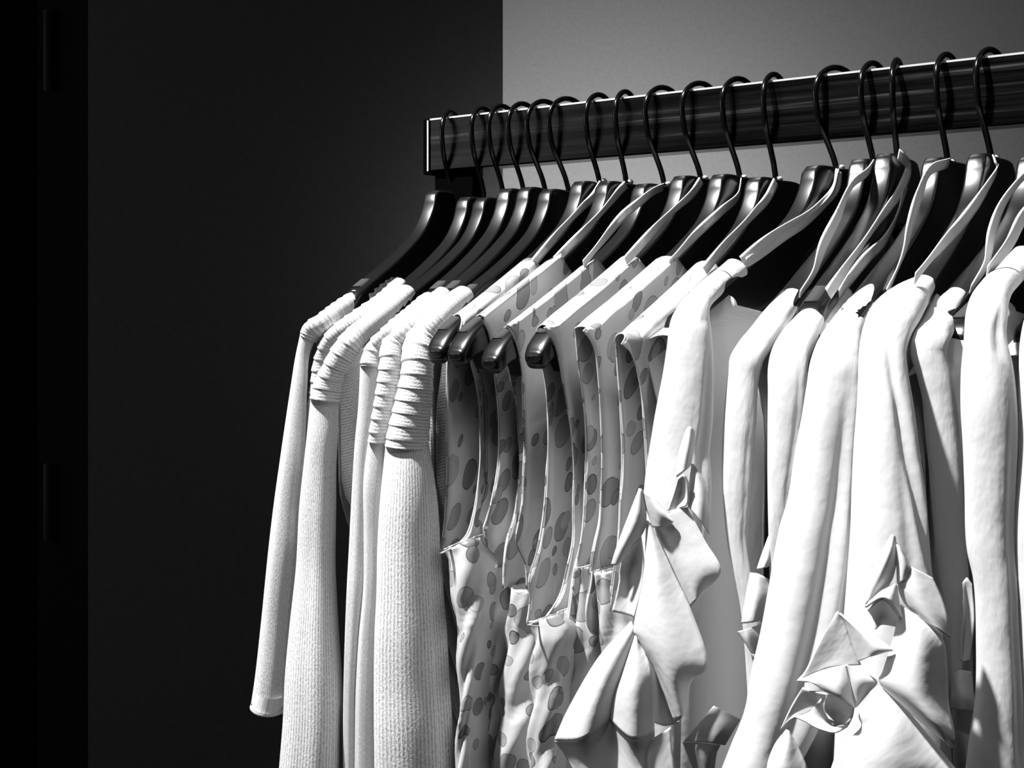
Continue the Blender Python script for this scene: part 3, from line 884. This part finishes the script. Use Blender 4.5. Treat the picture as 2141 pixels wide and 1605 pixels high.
# ------------------------------------------------------------------ white blouses
c7 = lambda x, y: (1140+x/2.154, 860+y/2.154)
c8 = lambda x, y: (1540+x/1.536, 560+y/1.536)
c9 = lambda x, y: (1560+x/3.057, 1080+y/3.057)
WD = [
 dict(h=12, lab='white cotton blouse with large ruffles, first beside the spotted tops', hw=0.014, vf=0.215,
  slv=[(1505, 556, 1574, 566, None), (1450, 603, 1520, 606, None), (1418, 640, 1484, 645, 0.243), (1401, 672, 1485, 680, 0.25), (1393, 730, 1489, 732, 0.253), (1385, 784, 1491, 784, 0.254), (1375, 835, 1490, 837, 0.255), (1366, 883, 1487, 889, 0.256), (1357, 941, 1481, 941, 0.257), (1348, 1005, 1484, 1005, 0.258), (1340, 1120, 1478, 1120, 0.26), (1335, 1250, 1460, 1250, 0.26), (1325, 1400, 1430, 1400, 0.26), (1320, 1620, 1420, 1620, 0.26), (1320, 1720, 1420, 1720, 0.26)],
  folds=[(3, 0.04, 0.6, 4.0), (2, 0.03, 2.0, -2.0)], gr=[(-15, -25, 13, 0.16, 0.15, 0.6), (-40, -60, 10, 0.06, 0.2, 0.7)],
  rib=[[(1754, 357), (1748, 392), (1703, 440), (1640, 478), (1590, 512), (1552, 545)], [(1756, 360), (1738, 410), (1690, 458), (1632, 497), (1575, 540), (1560, 549)]]),
 dict(h=13, lab='white cotton blouse with slim straight sleeve, second of the plain blouses', hw=0.012, vf=0.215,
  slv=[(1636, 612, 1680, 628, None), (1602, 644, 1660, 660, None), (1562, 694, 1628, 706, None), (1537, 725, 1611, 733, 0.232), (1525, 748, 1598, 750, 0.238), (1522, 777, 1589, 778, 0.24), (1517, 819, 1584, 819, 0.242), (1512, 880, 1581, 880, 0.244), (1509, 940, 1576, 940, 0.245), (1509, 1000, 1572, 1000, 0.246), (1513, 1064, 1568, 1064, 0.246), (1520, 1130, 1564, 1130, 0.246), (1534, 1200, 1574, 1200, 0.245), (1548, 1270, 1592, 1270, 0.243), (1560, 1400, 1610, 1400, 0.24), (1570, 1640, 1620, 1640, 0.24)],
  folds=[(3, 0.03, 1.6, 3.0)], gr=[(-30, -40, 14, 0.08, 0.2, 0.6)],
  rib=[[(1826, 343), (1814, 359), (1783, 384), (1752, 450), (1720, 513), (1703, 568), (1672, 617)]]),
 dict(h=14, lab='white cotton blouse whose straight sleeve hangs third of the plain blouses', hw=0.012, vf=0.215,
  slv=[(1710, 612, 1756, 630, None), (1680, 644, 1728, 664, None), (1631, 697, 1706, 716, None), (1612, 732, 1692, 750, 0.240), (1605, 764, 1688, 770, 0.246), (1604, 819, 1688, 819, 0.249), (1603, 889, 1684, 889, 0.25), (1603, 994, 1670, 994, 0.251), (1605, 1098, 1655, 1098, 0.251), (1608, 1200, 1640, 1200, 0.25), (1610, 1300, 1625, 1300, 0.25)],
  folds=[(3, 0.03, 0.2, 3.0)], gr=[(-30, -60, 12, 0.08, 0.2, 0.7)],
  rib=[[(1879, 322), (1899, 345), (1884, 394), (1835, 464), (1780, 544), (1732, 613)], [(1894, 384), (1877, 446), (1849, 502), (1807, 544), (1754, 615)]]),
 dict(h=15, lab='white cotton blouse with gathered shoulder and long flaring sleeve', hw=0.012, vf=0.215,
  slv=[(1808, 598, 1850, 612, None), (1772, 628, 1826, 648, None), (1735, 674, 1806, 690, None), (1708, 714, 1800, 728, 0.242), (1693, 754, 1802, 762, 0.252), (1685, 805, 1802, 810, 0.256), (1675, 870, 1800, 870, 0.259), (1659, 959, 1796, 959, 0.262), (1645, 1050, 1792, 1050, 0.265), (1625, 1120, 1788, 1120, 0.268), (1605, 1230, 1775, 1230, 0.272), (1588, 1320, 1760, 1320, 0.275), (1570, 1400, 1742, 1400, 0.278), (1550, 1490, 1720, 1490, 0.28), (1520, 1580, 1680, 1580, 0.282), (1490, 1660, 1660, 1660, 0.283)],
  folds=[(4, 0.05, 2.2, 1.0), (7, 0.02, 0.4, -2.0)], gr=[(-35, -55, 20, 0.30, 0.12, 0.95), (-5, -10, 10, 0.10, 0.2, 0.8)], saw=(0.0055, 0.00028, (0.026, 0.075)),
  rib=[[(1984, 341), (1947, 354), (1923, 404), (1902, 474), (1891, 523), (1874, 568), (1854, 613)]]),
 dict(h=16, lab='white cotton blouse with broad creased sleeve above a cluster of folded ruffles', hw=0.012, vf=0.22,
  slv=[(1905, 586, 1958, 602, None), (1862, 606, 1940, 636, None), (1822, 640, 1922, 672, 0.232), (1803, 690, 1903, 704, 0.25), (1796, 735, 1894, 738, 0.258), (1794, 790, 1899, 790, 0.262), (1791, 854, 1909, 854, 0.265), (1785, 940, 1919, 940, 0.268), (1781, 1028, 1931, 1028, 0.27), (1779, 1098, 1937, 1098, 0.272), (1772, 1200, 1948, 1200, 0.273), (1762, 1320, 1965, 1320, 0.274), (1750, 1450, 1975, 1450, 0.275), (1740, 1640, 1985, 1640, 0.275)],
  folds=[(4, 0.04, 0.9, 2.5), (3, 0.03, 2.6, -1.5)], gr=[(-70, 5, 11, 0.20, 0.10, 0.62), (-55, -30, 14, 0.10, 0.25, 0.8)],
  rib=[[(2078, 332), (2086, 346), (2066, 387), (2017, 457), (1954, 530), (1913, 582)]]),
 dict(h=17, lab='white cotton blouse with collapsed short shoulder cap and narrow shaded sleeve', hw=0.012, vf=0.21,
  slv=[(1978, 610, 2022, 622, None), (1950, 634, 2006, 650, None), (1924, 668, 1996, 690, None), (1906, 700, 1984, 716, 0.238), (1902, 735, 1980, 740, 0.243), (1912, 770, 1990, 786, 0.244), (1926, 830, 1997, 830, 0.244), (1930, 880, 2003, 880, 0.244), (1938, 960, 2009, 960, 0.245), (1950, 1098, 2016, 1098, 0.246), (1962, 1200, 2024, 1200, 0.247), (1980, 1320, 2030, 1320, 0.247), (1990, 1500, 2036, 1500, 0.247), (1990, 1700, 2036, 1700, 0.247)],
  folds=[(3, 0.05, 1.0, 1.0)],
  rib=[[(2190, 330), (2150, 360), (2118, 394), (2090, 439), (2073, 488), (2062, 551), (2029, 606)]]),
 dict(h=18, lab='white cotton blouse with full long sleeve and dimpled shoulder seam, highest collar in view', hw=0.013, vf=0.235,
  slv=[(2120, 520, 2170, 545, None), (2085, 555, 2136, 590, None), (2056, 582, 2112, 618, 0.228), (2030, 615, 2106, 640, 0.25), (2019, 648, 2106, 660, 0.262), (2014, 700, 2103, 704, 0.27), (2007, 767, 2116, 767, 0.274), (2005, 854, 2124, 854, 0.277), (2009, 924, 2125, 924, 0.278), (2013, 1020, 2122, 1020, 0.279), (2018, 1146, 2120, 1146, 0.28), (2032, 1211, 2124, 1211, 0.281), (2038, 1341, 2130, 1341, 0.282), (2035, 1471, 2138, 1471, 0.283), (2022, 1556, 2142, 1556, 0.283), (2010, 1660, 2150, 1660, 0.283)],
  folds=[(3, 0.035, 0.3, 1.5), (5, 0.02, 1.0, -2.0)], gr=[(-10, -20, 14, 0.12, 0.25, 1.0), (-35, -45, 16, 0.14, 0.13, 0.22)],
  rib=[[(2290, 330), (2200, 395), (2141, 450), (2108, 513), (2064, 568)]]),
 dict(h=19, lab='white cotton blouse sliced by the right edge of the picture', hw=0.012, vf=0.22,
  slv=[(2235, 530, 2290, 560, None), (2190, 590, 2260, 610, None), (2150, 640, 2240, 660, 0.25), (2133, 700, 2232, 704, 0.262), (2128, 800, 2236, 800, 0.268), (2126, 930, 2240, 930, 0.27), (2112, 1081, 2236, 1081, 0.272), (2116, 1211, 2240, 1211, 0.273), (2122, 1400, 2240, 1400, 0.274), (2120, 1660, 2240, 1660, 0.275)],
  folds=[(3, 0.04, 0.8, 2.0)],
  rib=[[(2400, 330), (2330, 400), (2280, 470), (2236, 540)]]),
]
RUF = {
 0: (c7, 0.295, [
  [[(388, 945, -.008), (398, 970, 0), (408, 1005, -.005)], [(240, 1110, 0), (300, 1130, .018), (345, 1180, .002)], [(110, 1330, .005), (210, 1320, .030), (312, 1275, .004)], [(42, 1480, .010), (165, 1472, .035), (290, 1385, 0)]],
  [[(405, 1000, -.005), (412, 1010, 0), (420, 1030, -.008)], [(345, 1180, .002), (400, 1170, .022), (470, 1140, 0)], [(312, 1275, .004), (395, 1290, .030), (485, 1260, -.002)], [(290, 1385, 0), (390, 1475, .026), (492, 1450, -.008)]],
  [[(42, 1480, .009), (165, 1474, .03), (290, 1387, -.002), (390, 1476, .022), (492, 1452, -.01)], [(90, 1545, .000), (180, 1560, .014), (300, 1500, -.012), (390, 1540, .010), (480, 1530, -.012)], [(140, 1645, -.004), (220, 1650, .008), (310, 1640, -.014), (400, 1650, .006), (500, 1650, -.014)]],
  [[(425, 1035, -.015), (430, 1040, -.02), (440, 1060, -.025)], [(470, 1150, -.015), (500, 1170, -.035), (520, 1190, -.032)], [(480, 1280, -.02), (530, 1290, -.045), (580, 1330, -.035)], [(485, 1400, -.02), (540, 1415, -.048), (605, 1400, -.035)]],
  [[(458, 490, -.008), (465, 495, -.004), (478, 510, -.008)], [(445, 740, -.002), (500, 720, .018), (575, 720, -.008)], [(402, 960, 0), (520, 930, .03), (660, 900, -.006)], [(415, 1020, -.002), (545, 1090, .035), (735, 1140, -.002)], [(490, 1150, -.008), (570, 1240, .028), (655, 1215, -.002)], [(585, 1400, -.008), (612, 1380, .015), (640, 1335, 0)]],
  [[(495, 525, -.02), (560, 450, -.008), (640, 430, -.02)], [(530, 625, -.022), (640, 600, -.008), (720, 580, -.022)], [(590, 750, -.024), (680, 730, -.004), (792, 715, -.02)], [(655, 885, -.026), (680, 850, -.014), (715, 810, -.025)]],
  [[(425, 346, .005), (432, 348, .01), (442, 358, .002)], [(365, 500, .008), (410, 480, .015), (455, 470, 0)], [(320, 620, .01), (360, 600, .015), (440, 545, -.002)], [(298, 690, .01), (320, 690, .01), (345, 672, .002)]],
  [[(440, 358, .005), (480, 385, .012), (515, 420, .002)], [(455, 430, 0), (510, 450, .015), (572, 490, .005)], [(487, 522, -.005), (520, 520, .005), (575, 497, 0)]],
  [[(345, 665, 0), (390, 600, .005), (432, 552, -.002)], [(335, 720, -.008), (390, 690, -.02), (445, 690, -.005)], [(330, 780, -.008), (380, 800, -.025), (440, 780, -.008)], [(300, 900, -.005), (385, 920, -.015), (400, 930, -.008)]],
  [[(640, 75, -.008), (655, 68, -.005), (672, 90, -.012)], [(605, 180, -.005), (640, 170, .002), (668, 160, -.012)], [(593, 295, -.002), (625, 270, .002), (655, 240, -.01)]],
  [[(600, 300, 0), (625, 285, .005), (645, 320, 0)], [(575, 380, -.008), (610, 370, -.02), (645, 390, -.008)], [(550, 445, -.005), (590, 440, -.015), (635, 425, -.008)]],
  [[(662, 235, -.018), (680, 250, -.014), (735, 335, -.025)], [(650, 330, -.02), (700, 380, -.008), (742, 450, -.024)], [(645, 430, -.02), (690, 480, -.008), (738, 555, -.023)]],
  [[(400, 1480, -.02), (480, 1470, -.008), (565, 1420, -.02)], [(405, 1550, -.02), (480, 1560, -.004), (572, 1530, -.02)], [(400, 1660, -.02), (490, 1660, -.005), (590, 1660, -.02)]],
 ]),
 1: (c7, 0.25, [
  [[(760, 1325, .005), (800, 1345, .011), (880, 1385, .005)], [(690, 1410, .007), (790, 1420, .02), (850, 1430, .007)], [(625, 1485, .005), (740, 1490, .017), (810, 1500, .005)]],
  [[(620, 1488, .003), (700, 1490, .01), (790, 1500, 0)], [(640, 1540, 0), (720, 1550, .015), (770, 1540, 0)], [(680, 1640, 0), (730, 1640, .005), (760, 1620, 0)]],
  [[(1010, 555, 0), (1020, 560, .004), (1035, 575, 0)], [(975, 650, .002), (1000, 655, .010), (1030, 670, 0)], [(955, 710, .002), (980, 705, .012), (1020, 690, .002)]],
  [[(925, 725, .002), (960, 730, .008), (1010, 755, 0)], [(905, 830, .004), (950, 850, .015), (1005, 850, .002)], [(885, 955, .004), (930, 950, .015), (980, 935, .002)]],
  [[(868, 990, .004), (920, 975, .012), (985, 950, .002)], [(895, 1030, .004), (930, 1030, .014), (985, 1030, .002)], [(930, 1085, .002), (945, 1090, .008), (960, 1095, 0)]],
 ]),
 4: (c9, 0.312, [
  [[(930, 118, .0), (940, 116, .002), (952, 130, 0)], [(860, 240, .004), (910, 240, .012), (960, 250, -.002)], [(790, 400, .006), (850, 400, .014), (930, 400, -.006)], [(765, 560, .008), (800, 520, .008), (850, 500, 0)]],
  [[(958, 170, 0), (980, 195, .006), (1010, 240, .002)], [(965, 300, -.004), (1005, 310, .008), (1050, 330, .002)], [(970, 428, -.006), (1000, 410, .004), (1055, 355, 0)]],
  [[(1000, 270, -.008), (1060, 320, .0), (1190, 390, -.012)], [(975, 430, -.008), (1080, 450, .006), (1250, 520, -.012)], [(1010, 540, -.008), (1130, 590, .008), (1290, 650, -.010)], [(1090, 625, -.006), (1200, 700, .006), (1302, 775, -.010)]],
  [[(940, 432, .004), (950, 430, .006), (962, 445, .004)], [(850, 490, .012), (910, 505, .022), (975, 545, .008)], [(762, 578, .010), (880, 515, .028), (990, 640, .010)]],
  [[(775, 590, .006), (880, 525, .018), (990, 650, .004)], [(810, 650, -.004), (880, 600, -.010), (995, 680, -.004)], [(825, 720, -.004), (870, 690, -.010), (975, 705, -.006)]],
  [[(985, 560, 0), (1060, 610, .006), (1100, 640, 0)], [(950, 750, .002), (1100, 760, .018), (1245, 760, -.004)], [(880, 980, .004), (1080, 960, .026), (1283, 950, -.004)], [(860, 1060, .004), (1080, 1130, .03), (1292, 1180, -.002)], [(1010, 1210, 0), (1170, 1290, .026), (1330, 1390, .002)], [(1210, 1385, 0), (1270, 1430, .012), (1318, 1478, .002)]],
  [[(580, 612, .004), (590, 605, .006), (605, 625, .004)], [(460, 820, .01), (560, 790, .004), (650, 740, .002)], [(380, 980, .016), (540, 900, .004), (690, 850, .0)], [(325, 1045, .02), (520, 965, .006), (735, 945, -.002)]],
  [[(598, 615, .006), (610, 625, .008), (640, 650, .006)], [(640, 690, .006), (740, 740, .018), (800, 750, .012)], [(690, 840, .002), (810, 840, .022), (932, 842, .014)], [(720, 925, 0), (800, 890, .018), (915, 850, .012)]],
  [[(325, 1050, .02), (500, 980, .022), (640, 942, .010)], [(420, 1060, .028), (560, 1060, .034), (660, 1060, .012)], [(520, 1120, .03), (600, 1140, .034), (672, 1140, .012)], [(640, 1185, .024), (665, 1195, .02), (690, 1225, .012)]],
  [[(640, 942, .010), (690, 965, .006), (755, 1000, 0)], [(660, 1060, .010), (730, 1050, .010), (835, 1052, -.004)], [(680, 1160, .010), (720, 1140, .008), (790, 1110, -.002)], [(692, 1222, .010), (705, 1210, .008), (725, 1185, 0)]],
  [[(790, 1160, .006), (820, 1100, .006), (860, 1070, 0)], [(725, 1265, .010), (880, 1220, .020), (1010, 1220, -.006)], [(735, 1350, .012), (940, 1360, .030), (1180, 1420, -.008)], [(600, 1480, .014), (930, 1520, .036), (1330, 1600, -.008)], [(520, 1680, .014), (900, 1680, .036), (1400, 1680, -.008)]],
  [[(310, 1280, .014), (400, 1250, .012), (480, 1160, .006)], [(380, 1310, .020), (440, 1300, .016), (505, 1290, .002)], [(450, 1350, .022), (500, 1345, .018), (560, 1345, .004)], [(540, 1380, .020), (585, 1375, .016), (650, 1335, .006)]],
  [[(520, 1130, .012), (600, 1150, .006), (690, 1220, .008)], [(500, 1230, -.010), (580, 1240, -.018), (680, 1270, -.004)], [(560, 1345, -.006), (600, 1330, -.012), (650, 1330, 0)]],
  [[(360, 1090, .010), (420, 1110, .008), (520, 1130, .006)], [(290, 1210, .012), (380, 1190, .004), (475, 1200, 0)], [(215, 1365, .014), (280, 1300, .012), (330, 1275, .008)]],
  [[(260, 1360, .012), (270, 1365, .014), (280, 1385, .012)], [(190, 1450, .012), (260, 1450, .024), (320, 1450, .010)], [(145, 1560, .012), (240, 1580, .030), (380, 1580, .010)], [(130, 1680, .012), (240, 1680, .030), (400, 1680, .010)]],
 ]),
 5: (c9, 0.255, [
  [[(1385, 420, .004), (1410, 390, .006), (1445, 430, .004)], [(1385, 600, .006), (1410, 620, -.004), (1460, 640, .002)], [(1375, 800, .006), (1395, 850, 0), (1440, 840, .002)], [(1370, 915, .006), (1385, 925, .004), (1430, 915, .002)]],
  [[(1325, 1010, .004), (1370, 980, .010), (1440, 990, .004)], [(1325, 1080, .006), (1360, 1060, .016), (1450, 1090, .004)], [(1310, 1160, .006), (1380, 1150, .018), (1460, 1180, .004)], [(1308, 1220, .004), (1380, 1230, .012), (1460, 1240, .002)]],
 ]),
}
for k, d in enumerate(WD):
    i = d['h']; u = HU[i]
    g = thing('white_blouse', d['lab'], 'blouse', Vector((u, 0.0, HZ[i]-0.05)), 'white ruffled blouses at the near end of the rail')
    torso('torso', u, M_WHITE, g, d['hw'], 0.155, d['vf'], -0.60, HZ[i]-0.1, seed=20+k, uvo=k*0.41, spread=0.004, yaw=YAW[i], drop=0.010)
    tube('sleeve', d['slv'], M_WHITE, g, u, rings=240 if 'saw' in d else 110, saw=d.get('saw'), segs=64, ratio=lambda t: 0.8-0.15*min(1, t*3), folds=d['folds'], uvo=k*0.23, yaw=YAW[i], grooves=d.get('gr', ()))
    wdv = tube.dv
    for r in d['rib']:
        ribbon(r, M_RIBBON, g, u, w=0.0076, yaw=YAW[i])
    if k in RUF:
        conv, v0, ps = RUF[k]
        for p in ps:
            patch('ruffle', p, M_WHITE, g, conv, v0+wdv, bulge=0.3 if k == 0 else 0.42)
